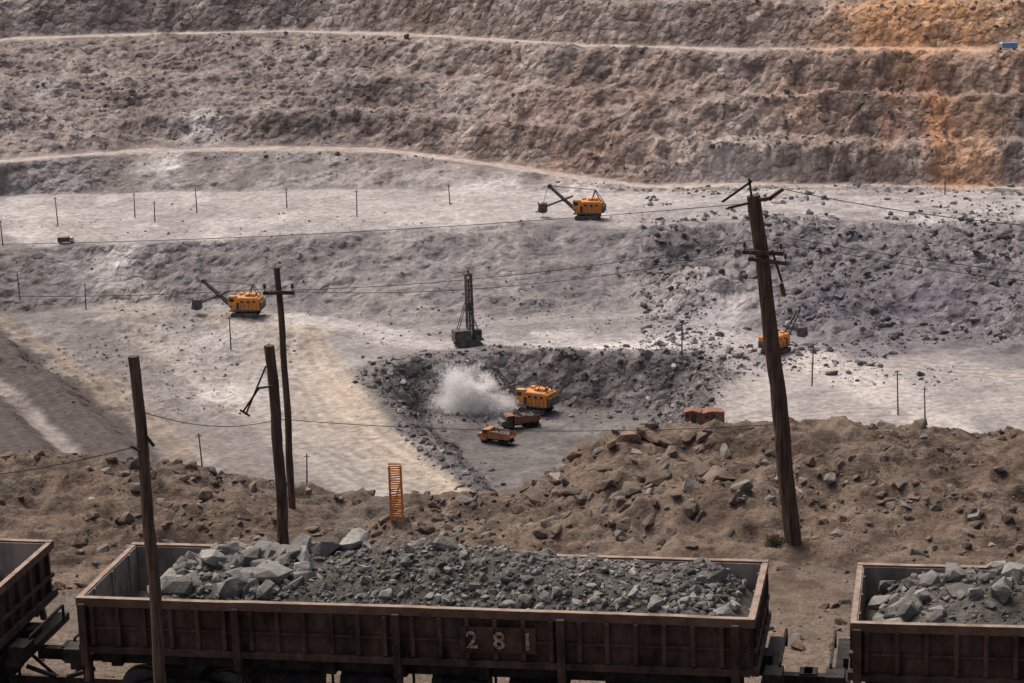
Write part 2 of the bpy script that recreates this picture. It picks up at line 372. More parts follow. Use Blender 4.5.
# left spoil ramps
dl0=sideL(X,Y); dl=np.where((Y>290)&(Y<575),dl0+3*(n2-.5)+4*(n1-.5),-50)
rr=ss(.5+1.1*np.sin((dl0+2*n1)*2*math.pi/2.3))
def band(a,b,col,k):
    global C
    m=ss((dl-a)/2.0)*ss((b-dl)/2.0); C=mixc(C,m*k,col)
band(-18,-4,(.15,.137,.135),.7); band(-4,2,(.235,.19,.15),.85); band(1,17,(.055,.046,.045),1); band(16,19,(.19,.15,.12),.7)
band(18,38,(.050,.042,.041),1); band(36,42,(.22,.17,.135),.8)
m=ss((dl+6)/3); C=mixc(C,m*.3*rr,(.105,.086,.076)); C=mixc(C,m*ss((n6-.5)*7)*.35,(.05,.043,.042))
for b in [(905,15,16,12,(.50,.26,.12),1,2),(960,15,26,16,(.44,.25,.135),1,2),(1010,30,14,10,(.38,.25,.165),.85),(940,130,4,10,(.40,.20,.105),.95),(950,165,4,8,(.36,.20,.12),.9),(985,150,8,9,(.36,.22,.14),.9),(1010,120,9,12,(.36,.24,.16),.85),
  (880,95,6,10,(.35,.195,.125),.85),(800,105,8,9,(.35,.24,.18),.75),(600,125,8,8,(.37,.225,.165),.95),(565,150,8,6,(.33,.225,.175),.75),(510,80,10,8,(.35,.30,.27),.8),(445,100,12,10,(.28,.245,.23),.7),
  (740,60,20,12,(.26,.20,.17),.5),(200,125,5,9,(.44,.42,.41),.8,2),(165,172,6,9,(.50,.475,.47),.85,2),(265,165,8,8,(.36,.34,.33),.7),(60,180,10,8,(.3,.28,.29),.5),(490,185,14,6,(.43,.405,.40),.9,2),(420,178,12,6,(.36,.34,.34),.7),(560,190,14,7,(.44,.41,.41),.9,2),
  (730,165,10,6,(.42,.37,.34),.8),(640,160,12,5,(.36,.29,.25),.7),(45,90,8,8,(.33,.3,.3),.5),(735,312,9,10,(.48,.455,.465),.9,2),(700,340,18,8,(.41,.38,.38),.7),(478,402,6,6,(.50,.48,.48),.9,2),(120,262,8,8,(.38,.36,.36),.8,2),(215,340,8,12,(.38,.355,.355),.7,2),(225,395,11,10,(.45,.42,.405),.8,2),
  (255,365,10,10,(.40,.375,.365),.6),(930,405,12,8,(.40,.37,.36),.7),(690,270,12,8,(.30,.275,.27),.7),(620,205,22,10,(.38,.358,.352),.7),(860,205,40,8,(.33,.305,.315),.6),(300,212,40,10,(.39,.37,.36),.6),(850,300,22,16,(.09,.084,.10),.85,2),(950,300,30,20,(.135,.126,.148),.75,2),(800,250,20,14,(.11,.102,.112),.7,2),(950,240,24,12,(.13,.12,.13),.6,2),
  (460,448,14,9,(.10,.094,.094),.9,2),(420,425,8,8,(.09,.085,.086),.9,2),(520,335,10,3,(.52,.50,.49),.7),(600,348,16,3,(.53,.505,.495),.8)]:
    blob(*b)
C*=(.80+.40*n4)[...,None]
C*=(.86+.28*fbm(X*.6,Y*.6,2,105))[...,None]
C=C*.92+np.array((.026,.0225,.0205))     # air haze painted in: pit colours lifted, contrast lowered
nr,nc=X.shape
np_mesh('open_pit_terrain',np.stack([X,Y,Z],-1).reshape(-1,3),grid_faces(nr,nc),M_pit,C.reshape(-1,3))
# ---------------------------------------------------------------- near ledge
xs=np.concatenate([[-6000,-2000,-700,-300,-140,-80,-50,-35],np.arange(-27,27,.085),[35,50,80,140,300,700,2000,6000]])
ys=np.concatenate([[-6000,-2000,-500,-150,-40,0,20,30],np.arange(36,66.6,.085)])
X,Y=np.meshgrid(xs,ys); Z=H(X,Y)
Z+=(.05+.18*ss((Y-50)/4))*(ridge(X*1.9,Y*1.9,5,120,.6)-.5)*(Y>30)
n1=fbm(X*.25,Y*.3,4,121); n2=fbm(X*1.5,Y*1.5,4,122); n3=fbm(X*.6,Y*1.1,4,123)
C=np.zeros(X.shape+(3,))+np.array((.138,.101,.076))
C=mixc(C,ss((n1-.45)*5)*.6,(.092,.068,.054)); C=mixc(C,ss((n3-.52)*7)*.5,(.205,.162,.13)); C=mixc(C,ss((n2-.5)*6)*.4,(.172,.136,.11)); C=mixc(C,ss((.46-n2)*7)*.65,(.058,.043,.036))
m=ss((n1-.48)*6)*ss((-X+2)/6); C=mixc(C,m*.5,(.15,.132,.117))
m=ss((51-Y)/3); C=mixc(C,m*.5,(.17,.136,.11))
nr,nc=X.shape
np_mesh('ground',np.stack([X,Y,Z],-1).reshape(-1,3),grid_faces(nr,nc),M_soil,C.reshape(-1,3))
# ---------------------------------------------------------------- rocks
variants=[]
for k in range(16):
    bm=bmesh.new()
    pts=rng.normal(size=(20,3)); pts/=np.linalg.norm(pts,axis=1)[:,None]
    pts=np.sign(pts)*np.abs(pts)**.8; pts*=rng.uniform(.8,1.1,(20,1)); pts*=np.array([1,rng.uniform(.6,.95),rng.uniform(.45,.85)])
    for p in pts: bm.verts.new(p)
    bmesh.ops.convex_hull(bm,input=bm.verts)
    bmesh.ops.delete(bm,geom=[v for v in bm.verts if not v.link_faces],context='VERTS')
    bmesh.ops.triangulate(bm,faces=bm.faces)
    bm.verts.index_update()
    variants.append((np.array([v.co[:] for v in bm.verts]),np.array([[v.index for v in f.verts] for f in bm.faces])))
    bm.free()
def rocks(name,items,mat,parent=None):
    VV=[];FF=[];CC=[];off=0
    for (x,y,z,s,c) in items:
        v,f=variants[rng.integers(16)]
        R=np.array(Euler((rng.uniform(-.6,.6),rng.uniform(-.6,.6),rng.uniform(0,6.28))).to_matrix())
        sc=np.array([rng.uniform(.8,1.35),rng.uniform(.7,1.1),rng.uniform(.7,1.15)])*s
        VV.append((v*sc)@R.T+np.array((x,y,z))); FF.append(f+off); off+=len(v)
        b=rng.uniform(.65,1.3); CC.append(np.tile(np.array(c)*b,(len(v),1)))
    ob=np_mesh(name,np.concatenate(VV),np.concatenate(FF),mat,np.concatenate(CC),smooth=False)
    if parent: ob.parent=parent
    return ob
def drop(items,k=.2):
    zz=H(np.array([i[0] for i in items]),np.array([i[1] for i in items]))
    for i,z in zip(items,zz): i[2]=z+i[3]*k
    return items
soilc=(.130,.098,.077); greyc=(.17,.153,.136)
it=[]
nx=rng.uniform(-16,18,38000); ny=rng.uniform(45.5,60.5,38000)
cl=fbm(nx*.5,ny*.7,3,200); dn=.25+.75*ss((ny-50.5)/4); rr1=rng.random(38000)
for x,y,c_,d_,r_ in zip(nx,ny,cl,dn,rr1):
    if r_>d_ or c_<rng.uniform(.3,.62): continue
    it.append([x,y,0,min(.016+.026*rng.pareto(1.8),.22),soilc if rng.random()<.75 else greyc])
rocks('scattered_stones',drop(it,.1),M_rock)
it=[]
for u,v,s in [(690,512,.34),(700,520,.2),(672,535,.22),(660,545,.25),(645,548,.2),(590,545,.22),(640,478,.2),(715,478,.62),(690,486,.35),(700,468,.35),(745,470,.3),(862,478,.2),(970,512,.24),(600,470,.28),(560,480,.3),(612,525,.25),(815,500,.14),(905,520,.18),(930,540,.2),(880,505,.2),
   (65,478,.16),(80,482,.16),(40,486,.14),(145,480,.14),(120,520,.16),(430,505,.17),(475,520,.14),(505,505,.18),(540,500,.35),(575,458,.25),(665,470,.25),(885,450,.2),(940,470,.2),(770,455,.18),(560,520,.24),(520,530,.18),(640,455,.28),(700,450,.25),(740,500,.2),(620,500,.35),
   (655,505,.25),(675,497,.2),(705,540,.25),(690,548,.26),(628,540,.2),(730,535,.16),(585,500,.25),(605,488,.24),(550,462,.2),(530,480,.2),(840,450,.2),(960,450,.16),(1000,470,.2),(200,505,.14),(250,515,.16),(340,500,.14),(90,500,.16),(20,500,.16),(630,492,.45),(665,455,.3),(590,520,.26),(650,525,.28),
   (660,480,.4),(725,455,.3),(770,500,.22),(830,480,.25),(900,485,.25),(925,500,.22),(985,495,.2),(1010,520,.22),(850,520,.18),(545,525,.3),(575,495,.35),(520,512,.25)]:
    p=G(u,v); it.append([p.x,p.y,p.z+s*.0,s,(.130,.100,.081) if rng.random()<.75 else (.20,.178,.155)])
rocks('boulders',it,M_rock)
it=[]
for u,v,s in [(628,443,.44),(650,441,.38),(612,447,.22),(666,446,.24),(640,436,.32)]:
    p=G(u,v); it.append((p.x,p.y-.1,p.z+s*.4,s,(.21,.145,.107)))
rocks('sandstone_outcrop',it,M_rock)
it=[]
def rub(us,vs,n,s0,k,smax,col,pw=1.9,thr=.5):
    U=rng.uniform(*us,n);Vv=rng.uniform(*vs,n)
    XY=np.array([W(u,v,d) for u,v,d in zip(U,Vv,rng.choice([102,105,108,112],n))])
    cl=fbm(XY[:,0]*.06,XY[:,1]*.06,3,401)
    for (x,y),c_ in zip(XY,cl):
        if c_<thr+rng.uniform(-.10,.10): continue
        it.append([x,y,0,min(s0+k*rng.pareto(pw),smax),np.array(col)*(1.6 if rng.random()<.15 else 1)])
rub((640,1060),(225,335),12000,.10,.14,1.0,(.14,.13,.138),thr=.43)
rub((0,660),(236,318),5000,.08,.07,.4,(.17,.16,.16),thr=.50)
rub((20,240),(280,400),1600,.08,.08,.4,(.16,.15,.15),thr=.50)
for i in range(6500):
    j=rng.integers(len(polyA)); a=polyA[j]; b=polyA[(j+1)%len(polyA)]; t=rng.random()
    p=a+(b-a)*t; c=polyA.mean(0); q=p+(c-p)*min(abs(rng.normal(.05,.2)),.9)*rng.choice([1,1,1,-.35])
    if q[1]<345: continue
    it.append([q[0],q[1],0,min(.08+.12*rng.pareto(1.9),.75),(.11,.103,.103) if rng.random()<.85 else (.25,.235,.23)])
rocks('blasted_rock_rubble',drop(it),M_rub)
it=[]
X_=rng.uniform(-165,165,12000); T_=rng.random(12000); Y1=yr1(X_); Y2=yr2(X_); Yp=Y1-6+T_*(Y2-Y1+30); cl=fbm(X_*.05,Yp*.05,3,410)
for x,y,a1,a2,c_ in zip(X_,Yp,Y1,Y2,cl):
    if abs(y-a1-3.5)<5 or abs(y-a2-3.5)<5 or c_<.5: continue
    it.append([x,y,0,min(.15+.14*rng.pareto(1.9),.9),(.18,.148,.136)])
rocks('wall_scree',drop(it,.0),M_rub)
# ---------------------------------------------------------------- railway + wagons
YAW=-math.radians(10.9); PITCHW=14.84
tdir=Vector((math.cos(YAW),math.sin(YAW),0)); wc0=Vector((-1.86,43.2,0))
tr=empty('railway_track',wc0,YAW)
b=MB()
for s in (-1,1):
    b.box((0,s*.76,.22),(90,.07,.03)); b.box((0,s*.76,.14),(90,.02,.13)); b.box((0,s*.76,.07),(90,.13,.02))
b.obj('rails',M_rail,tr)
b=MB()
for i in range(-75,76): b.box((i*.6,rng.uniform(-.03,.03),.0),(.24,2.6,.12),(0,0,rng.uniform(-.02,.02)))
b.obj('sleepers',M_wood,tr)
def wagon(loc,kind):
    e=empty('ore_wagon',loc,YAW)
    L=6.5; zt=2.9; zb=1.86
    b=MB()
    for s in (-1,1):
        b.box((0,s*1.56,(zt+zb)/2-.02),(2*L-.1,.05,zt-zb-.1))
        b.box((0,s*1.60,zb-.02),(2*L-.06,.20,.13))
        b.box((0,s*1.615,zb+.42),(2*L-.2,.05,.05))
        x=-L+.25
        while x<L-.1:
            b.box((x+rng.uniform(-.01,.01),s*1.635,(zt+zb)/2-.05),(.085,.11,zt-zb-.25),(0,rng.uniform(-.01,.01),0)); x+=.53
        for x in (-L+.07,-3.35,-.2,2.95,L-.3):
            b.box((x,s*1.67,(zt+zb)/2-.22),(.15,.17,zt-zb+.22)); b.box((x,s*1.56,zb-.45),(.11,.12,.55),(s*.35,0,0))
    for s in (-1,1):
        b.box((s*(L-.03),0,(zt+zb)/2),(.05,3.06,zt-zb-.1))
        for y in (-1.3,-.8,-.3,.3,.8,1.3): b.box((s*(L+.035),y,(zt+zb)/2-.07),(.08,.08,zt-zb-.2))
        b.box((s*(L+.04),0,zb+.35),(.09,3.0,.08)); b.box((s*(L+.04),0,zb-.05),(.14,3.1,.16))
    b.obj('body_panels',M_dark,e,.008)
    b=MB()
    for s in (-1,1):
        xx=np.linspace(-L-.05,L+.05,27); o=np.cumsum(rng.normal(0,.006,27)); oz=np.cumsum(rng.normal(0,.004,27)); o-=np.linspace(o[0],o[-1],27); oz-=np.linspace(oz[0],oz[-1],27)
        for i in range(26):
            b.beam((xx[i],s*1.60+o[i],zt-.09+oz[i]),(xx[i+1],s*1.60+o[i+1],zt-.09+oz[i+1]),.13,.17)
        b.box((s*(L+.0),0,zt-.10),(.11,3.04,.17))
    bmesh.ops.remove_doubles(b.bm,verts=b.bm.verts,dist=.004)
    b.obj('top_rails',M_rust,e)
    b=MB()
    for s in (-1,1):
        b.box((0,s*1.52,(zt+zb)/2),(2*L-.16,.02,zt-zb-.08)); b.box((s*(L-.07),0,(zt+zb)/2),(.02,3.0,zt-zb-.08))
        for y in (-1.0,0,1.0): b.box((s*(L-.1),y,(zt+zb)/2),(.03,.06,zt-zb-.1))
    b.box((0,0,zb),(2*L-.14,3.0,.08))
    b.obj('inner_lining',M_inner,e,.006)
    b=MB()
    b.box((0,0,1.42),(2*L+.5,.42,.42))
    for x in (-5.9,-3.35,-1.6,-.2,1.4,2.95,5.9): b.box((x,0,1.55),(.22,2.9,.26))
    for s in (-1,1): b.box((0,s*1.15,1.5),(2*L-.4,.10,.22))
    for x in (-2.4,-.9,.9,2.4):
        b.cyl((x-.55,-1.1,1.15),(x+.55,-1.1,1.15),.26,n=16); b.cyl((x-.5,1.05,1.15),(x+.5,1.05,1.15),.24,n=16)
    b.cyl((-3.6,-1.28,.95),(3.6,-1.28,.95),.03,n=8)
    for x in (-3,-1.6,0,1.6,3): b.box((x,-1.28,1.2),(.05,.05,.5))
    for s in (-1,1):
        b.box((s*(L+.25),0,1.35),(.3,2.7,.16)); b.box((s*(L+.62),0,1.08),(.75,.2,.24)); b.box((s*(L+.88),.1,1.08),(.26,.36,.32))
        b.beam((s*(L+.15),-1.25,1.4),(s*(L+.15),-1.25,.6),.05); b.beam((s*(L+.15),-.85,1.4),(s*(L+.15),-.85,.6),.05)
        for z in (.62,.9,1.18): b.beam((s*(L+.15),-1.25,z),(s*(L+.15),-.85,z),.05)
        b.beam((s*(L+.3),-.5,1.2),(s*(L+.75),-.45,.75),.06); b.beam((s*(L+.45),.9,1.4),(s*(L+.45),.9,1.75),.05); b.beam((s*(L+.45),-.9,1.75),(s*(L+.45),.9,1.75),.05); b.beam((s*(L+.45),-.9,1.4),(s*(L+.45),-.9,1.75),.05)
        b.box((s*(L+.35),-1.1,1.55),(.35,.5,.3)); b.cyl((s*(L+.2),-.6,1.0),(s*(L+.8),-.6,.8),.05,n=8)
    b.obj('underframe',M_black,e,.01)
    for k,bx in enumerate((-4.75,4.75)):
        b=MB()
        for s in (-1,1):
            b.prism([(bx-1.15,.58),(bx-1.15,.85),(bx-.5,1.05),(bx+.5,1.05),(bx+1.15,.85),(bx+1.15,.58),(bx+.6,.58),(bx+.3,.42),(bx-.3,.42),(bx-.6,.58)],s*1.02-.07,s*1.02+.07)
            for w in (-.87,.87): b.box((bx+w,s*1.05,.68),(.3,.26,.3))
            for q in (-.15,0,.15): b.cyl((bx+q,s*1.1,.55),(bx+q,s*1.1,.85),.06,n=8)
        b.box((bx,0,.75),(.4,2.1,.3))
        b.obj('bogie_frame_%d'%(k+1),M_black,e,.01)
        b=MB()
        for w in (-.87,.87):
            b.cyl((bx+w,-1.1,.69),(bx+w,1.1,.69),.08)
            for s in (-1,1):
                b.cyl((bx+w,s*.72,.69),(bx+w,s*.84,.69),.45,n=32); b.cyl((bx+w,s*.68,.69),(bx+w,s*.72,.69),.49,n=32); b.cyl((bx+w,s*.84,.69),(bx+w,s*.9,.69),.14,n=16)
        b.obj('wheelsets_%d'%(k+1),M_mach,e,.006)
    if kind=='main':
        for ch,xx in zip('281',(1.14,1.66,2.20)):
            cu=bpy.data.curves.new('digit','FONT'); cu.body=ch; cu.size=.46; cu.extrude=.003; cu.offset=.008; cu.materials.append(M_white)
            t=bpy.data.objects.new('wagon_number_'+ch,cu); scene.collection.objects.link(t); t.parent=e
            t.location=(xx,-1.70,2.17); t.rotation_euler=(math.pi/2,0,0)
        b=MB(); b.box((1.75,-1.68,2.33),(1.45,.02,.5)); b.obj('number_plate',M_dark,e)
    # ---- load
    if kind=='main':
        prof=([-6.4,-5.6,-5.0,-4.4,-3.0,-2.2,-1.0,.5,2.5,4.2,5.3,5.9,6.3],[-1.1,-.75,-.15,.25,.30,.42,.52,.54,.42,.28,.08,-.25,-.6])
        coarse=lambda x: float(np.clip((-1.9-x)/1.0,0,1))
    elif kind=='right':
        prof=([-6.4,-5.9,-5.3,-4.4,-3,-1,3,6.4],[-.7,-.35,.0,.22,.4,.5,.5,-.5]); coarse=lambda x:.7
    else:
        prof=([-6.4,-4,2,4,5.2,5.6,6.4],[-.5,.4,.5,.2,-.6,-1,-1.1]); coarse=lambda x:.6
    seed={'main':300,'right':330,'left':360}[kind]
    def LZ(x,y):
        r=np.interp(x,*prof)
        w=np.clip(1-(np.abs(y)/1.5)**1.7,0,1)
        base=np.minimum(zt-.12,zt+r-.05)
        return base+(np.maximum(r,-.05)+.12)*w+.26*(fbm(x*.9+seed,y*.9,3,seed)-.5)+.08*(fbm(x*5,y*5,3,seed+1)-.5)
    gx=np.arange(-6.38,6.39,.04); gy=np.arange(-1.5,1.501,.04); GX,GY=np.meshgrid(gx,gy); GZ=LZ(GX,GY)+.05*(ridge(GX*6,GY*6,3,seed+9)-.5)
    cc=np.zeros(GX.shape+(3,))+np.array((.082,.075,.067)); nn=fbm(GX*2,GY*2,4,seed+5); cc*=(.6+.8*nn)[...,None]
    o=np_mesh('ore_fines',np.stack([GX,GY,GZ],-1).reshape(-1,3),grid_faces(*GX.shape),M_rock,cc.reshape(-1,3)); o.parent=e
    it=[]
    x0,x1={'main':(-5.5,6.1),'right':(-6.1,6.1),'left':(-6.1,5.0)}[kind]
    nn_={'main':15000,'right':7000,'left':1800}[kind]
    for i in range(nn_):
        x=rng.uniform(x0,x1); y=rng.uniform(-1.4,1.4); c=coarse(x)
        edge=min(1,max(0,(-y-.1)/1.2))*min(1,max(0,(x+2)/2)); end=min(1,max(0,(x-3.6)/2))
        r=rng.random()
        if r<.07*c+.004: s=min(.08+.08*rng.pareto(2.0),.30)
        elif r<.015+.06*edge+.045*end+.03*c: s=rng.uniform(.04,.15)
        else: s=min(.012+.015*rng.pareto(1.9),.07)
        y=float(np.clip(y,-1.47+s,1.47-s))
        g=rng.choice([.06,.085,.115,.16]) if s<.07 else rng.choice([.11,.15,.20]); it.append([x,y,0,s,(g*1.03,g*.98,g*.90)])
    zz=LZ(np.array([i[0] for i in it]),np.array([i[1] for i in it]))
    for i,z in zip(it,zz): i[2]=z+i[3]*.25
    if kind=='main':
        for x,y,dz,s in [(-1.55,.55,.28,.36),(-2.9,-.75,.20,.42),(-3.25,-.8,.12,.26),(-4.2,-.3,.2,.30),(-4.0,.6,.15,.28),(-2.1,.1,.2,.32),(-2.7,.7,.18,.28),(-3.4,.5,.15,.26),(-4.7,-.7,.1,.24),(-4.9,.3,.1,.24),(-5.0,-.1,.05,.25),(-3.6,.0,.15,.28),(-4.4,-1.0,.1,.22),(-3.0,.1,.15,.26),(-2.3,-.5,.1,.24),(4.7,-1.15,.1,.26),(5.9,-.9,.05,.2),(2.2,-1.2,.05,.17),(-.4,.6,.05,.16),(1.4,.7,.05,.14),(5.6,.2,.05,.2),(-5.3,-.8,.0,.22),(3.2,.9,.05,.14),(4.0,.6,.0,.13),(3.2,-1.2,.0,.16),(.6,-1.2,0,.14)]:
            g=rng.uniform(.16,.26); it.append([x,y,float(LZ(np.array([x]),np.array([y]))[0])+dz*.7,s,(g*1.02,g*.98,g*.91)])
    if kind=='right':
        for x,y,dz,s in [(-3.6,.3,.2,.36),(-4.7,.5,.15,.30),(-3.2,-.5,.15,.28),(-5.3,-.3,.1,.22),(-4.3,-.6,.1,.24),(-3.8,1.0,.15,.24),(-5.0,-1.0,.05,.18),(-4.1,.1,.1,.24)]:
            g=rng.uniform(.15,.24); it.append([x,y,float(LZ(np.array([x]),np.array([y]))[0])+dz*.7,s,(g*1.02,g*.98,g*.91)])
    rocks('ore_rocks',it,M_rock,e)
    return e
wagon(wc0,'main'); wagon(wc0+tdir*PITCHW,'right'); wagon(wc0-tdir*PITCHW,'left')
# ---------------------------------------------------------------- poles
def pole(base,top,r0,r1,name='utility_pole',arms=()):
    base=Vector(base); top=Vector(top); e=empty(name,base)
    d=top-base
    bm=bmesh.new(); n=14; seg=24; ring=[]
    q=d.to_track_quat('Z','Y').to_matrix()
    for i in range(seg+1):
        t=i/seg; r=r0+(r1-r0)*t; row=[]
        bend=Vector((.05*math.sin(t*3.1)+.012*math.sin(t*17),0,0))
        for j in range(n):
            a=2*math.pi*j/n; rr=r*(1+.07*random.uniform(-1,1))
            row.append(bm.verts.new(d*t+bend+q@Vector((rr*math.cos(a),rr*math.sin(a),0))))
        ring.append(row)
    for i in range(seg):
        for j in range(n): bm.faces.new((ring[i][j],ring[i][(j+1)%n],ring[i+1][(j+1)%n],ring[i+1][j]))
    bm.faces.new(ring[-1])
    b=MB(); b.bm.free(); b.bm=bm
    b.obj('pole_shaft',M_wood,e)
    if arms:
        b=MB(); c=MB()
        for t,l0,l1,tilt,ang in arms:
            p=d*t; dr=Vector((math.cos(ang),math.sin(ang),0))
            A=p+dr*l0+Vector((0,-r0,tilt*l0)); B=p+dr*l1+Vector((0,-r0,tilt*l1))
            b.beam(A,B,.08,.09)
            for k in (0.06,.94):
                P=A+(B-A)*k; b.cyl(P,P+Vector((0,0,.14)),.012,n=6); c.cyl(P+Vector((0,0,.12)),P+Vector((0,0,.24)),.045,.03,n=10)
        b.obj('crossarms',M_wood,e,.005); c.obj('insulators',M_ceram,e)
    return e
def iron(e,segs,mat=None,w=.03,name='brackets'):
    b=MB()
    for a,c in segs: b.beam(Vector(a)-e.location,Vector(c)-e.location,w)
    b.obj(name,mat or M_wire,e)
p1=pole((-6.80,40.9,-.3),(-6.83,41,8.1),.12,.10)
p2=pole((-5.32,50,-.3),(-5.33,50,6.02),.135,.115)
iron(p2,[(V(243,412,49.8),V(259,388,49.8)),(V(259,388,49.8),V(274,386,49.8)),(V(246,414,49.8),V(266,366,49.8)),(V(240,410,49.8),V(250,416,49.8))],w=.04)
p3=pole((-5.83,57.5,-.8),(-5.83,57.5,6.2),.10,.075,arms=[(.91,-.38,.42,.0,-.1)])
p4=pole((6.51,52.5,-.4),(5.60,52.4,8.55),.205,.155,arms=[(.855,-.45,.55,-.12,.25),(.835,-.3,.6,-.12,-.2)])
iron(p4,[(V(722,202,52.3),V(752,181,52.3)),(V(728,208,52.3),V(749,203,52.3)),(V(749,178,52.3),V(752,200,52.3)),(V(772,250,52.2),V(782,282,52.2))],w=.05)
iron(p4,[(V(781,283,52.2),V(784,296,52.2))],M_ceram,.10,'hanging_insulator')
iron(p4,[(V(758,200,52.3),V(772,198,52.3)),(V(770,198,52.3),V(783,189,52.3))],M_ceram,.08,'side_insulator')
iron(p1,[(V(131,446,40.85),V(142,452,40.85)),(V(146,436,40.85),V(154,446,40.85))],w=.05)
def small_pole(u,v,h,cross=False):
    p=GP(u,v); e=empty('power_pole',p,0,1,(random.uniform(-.03,.03),random.uniform(-.05,.05)))
    b=MB(); b.cyl((0,0,-.3),(0,0,h),.15,.10,n=8)
    if cross: b.box((0,0,h-.8),(1.6,.12,.12)); b.box((0,0,h-.2),(.9,.12,.12))
    else: b.box((0,0,h-.5),(1.0,.1,.1))
    b.obj('pole_shaft',M_mach,e)
for u,v,h in [(58,226,7),(135,218,6),(197,213,6),(357,217,6.5),(3,246,6),(86,310,6),(231,350,7),(287,208,5),(307,490,6),(682,356,7),(812,386,8),(898,415,8),(203,474,7),(945,195,5),(925,426,7),(20,300,6),(450,205,5),(155,222,5)]:
    small_pole(u,v,h,u in(812,898,682))
def wire(name,pts,sag=.2,r=.008):
    cu=bpy.data.curves.new(name,'CURVE'); cu.dimensions='3D'; cu.bevel_depth=r; cu.bevel_resolution=1
    for a,b_ in zip(pts[:-1],pts[1:]):
        sp_=cu.splines.new('POLY'); n=24; sp_.points.add(n)
        for i in range(n+1):
            t=i/n; p=a.lerp(b_,t); p=p-Vector((0,0,sag*4*t*(1-t))); sp_.points[i].co=(*p,1)
    cu.materials.append(M_wire); o=bpy.data.objects.new(name,cu); scene.collection.objects.link(o)
wire('power_line',[V(752,203,52.4),V(-120,245,62)],.25)
wire('power_line',[V(754,240,52.2),V(292,290,57.3)],.22)
wire('power_line',[V(756,248,52.2),V(264,290,57.3)],.42)
wire('power_line',[V(264,289,57.3),V(-100,292,60)],.15)
wire('power_line',[V(792,243,52.3),V(1150,292,49)],.15)
wire('power_line',[V(790,238,52.3),V(1150,285,51)],.1)
wire('power_line',[V(783,189,52.3),V(1150,232,50)],.2,.01)
wire('power_line',[V(137,446,40.9),V(-60,480,43)],.1,.011)
wire('power_line',[V(143,412,40.95),V(278,419,50),V(782,424,52.3)],.22)
# ---------------------------------------------------------------- machines
def shovel(u,v,yaw,scale=1.0,mat=None,name='mining_shovel'):
    p=GP(u,v); e=empty(name,p,yaw,scale); mat=mat or M_orange
    b=MB()
    for s in (-1,1):
        b.prism([(-3.3,.4),(-2.9,0),(2.9,0),(3.3,.4),(3.3,.9),(2.9,1.25),(-2.9,1.25),(-3.3,.9)],s*2.0-.5,s*2.0+.5)
        for k in range(-3,4): b.cyl((k*.85,s*2.0-.55,.45),(k*.85,s*2.0+.55,.45),.33,n=10)
    b.box((0,0,1.0),(3.6,3.2,.7)); b.cyl((0,0,1.2),(0,0,1.75),1.7,n=20)
    b.obj('crawler_tracks',M_mach,e,.03)
    b=MB()
    b.prism([(-4.2,1.9),(-4.2,4.7),(-3.6,5.1),(2.3,5.1),(2.8,4.6),(2.8,1.9)],-2.5,2.5)
    b.box((2.6,1.9,4.3),(2.0,1.3,2.4)); b.box((-1.6,0,5.45),(2.6,2.2,.7)); b.box((1.1,-1.2,5.35),(1.0,1.0,.6))
    b.obj('machinery_house',mat,e,.05)
    b=MB()
    b.box((0,0,1.8),(7.2,5.3,.22)); b.box((-4.5,0,3.0),(.5,4.6,1.9))
    for s in (-1,1):
        for x in (-3.4,-2.4,-1.4,-.4,.6,1.6): b.box((x,s*2.52,2.9),(.10,.06,1.9))
        b.beam((-3.9,s*2.75,2.0),(2.6,s*2.75,2.0),.3,.08)
        for x in (-3.9,-2,0,2): b.beam((x,s*2.85,2.0),(x,s*2.85,3.0),.05)
        b.beam((-3.9,s*2.85,3.0),(2.6,s*2.85,3.0),.05)
    b.obj('deck_and_frames',M_mach,e)
    b=MB()
    b.box((3.62,1.9,4.6),(.05,1.1,1.0)); b.box((2.8,2.57,4.6),(1.2,.05,.9)); b.box((2.8,1.22,4.6),(1.2,.05,.9))
    for s in (-1,1):
        for x in (-2.9,-1.4,.2): b.box((x,s*2.53,4.15),(.7,.05,.5))
        b.box((1.3,s*2.53,3.1),(.7,.05,1.7))
    b.obj('windows',M_glass,e)
    b=MB(); b.box((-1.4,0,5.14),(4.6,4.4,.07)); b.box((2.6,1.9,5.56),(2.2,1.5,.08)); b.obj('roof_plates',M_roof,e)
    b=MB()
    for s in (-1,1):
        b.beam((3.0,s*.9,2.2),(10.2,s*.35,8.8),.38,.55)
        b.beam((-1.2,s*1.2,5.1),(-2.2,s*.5,8.0),.2); b.beam((-3.8,s*1.2,5.1),(-2.2,s*.5,8.0),.2)
        b.cyl((-2.2,s*.5,8.0),(10.2,s*.3,9.1),.06,n=6)
        b.beam((4.0,s*.55,6.3),(11.6,s*.55,3.4),.24,.4)
    for t in (.2,.45,.7): b.beam((3+7.2*t,-.9+.55*t,2.2+6.6*t),(3+7.2*t,.9-.55*t,2.2+6.6*t),.25)
    b.cyl((10.3,-.5,9.0),(10.3,.5,9.0),.6,n=18); b.cyl((6.3,-.9,5.3),(6.3,.9,5.3),.45,n=14)
    b.cyl((10.8,-.15,9.0),(12.2,-.15,4.4),.05,n=6); b.cyl((10.8,.15,9.0),(12.2,.15,4.4),.05,n=6)
    b.prism([(11.3,4.3),(11.3,1.9),(12.2,1.6),(13.7,2.0),(13.4,3.9),(12.6,4.4)],-1.0,1.0)
    for y in (-.8,-.3,.3,.8): b.prism([(13.3,3.9),(13.5,3.9),(13.75,4.6)],y-.1,y+.1)
    b.obj('boom_and_dipper',M_mach,e,.02)
    return e
shovel(588,219,math.radians(168),.85)
shovel(246,316,math.radians(172),.85)
shovel(536,412,math.radians(150),.84)
shovel(776,353,math.radians(50),.75)
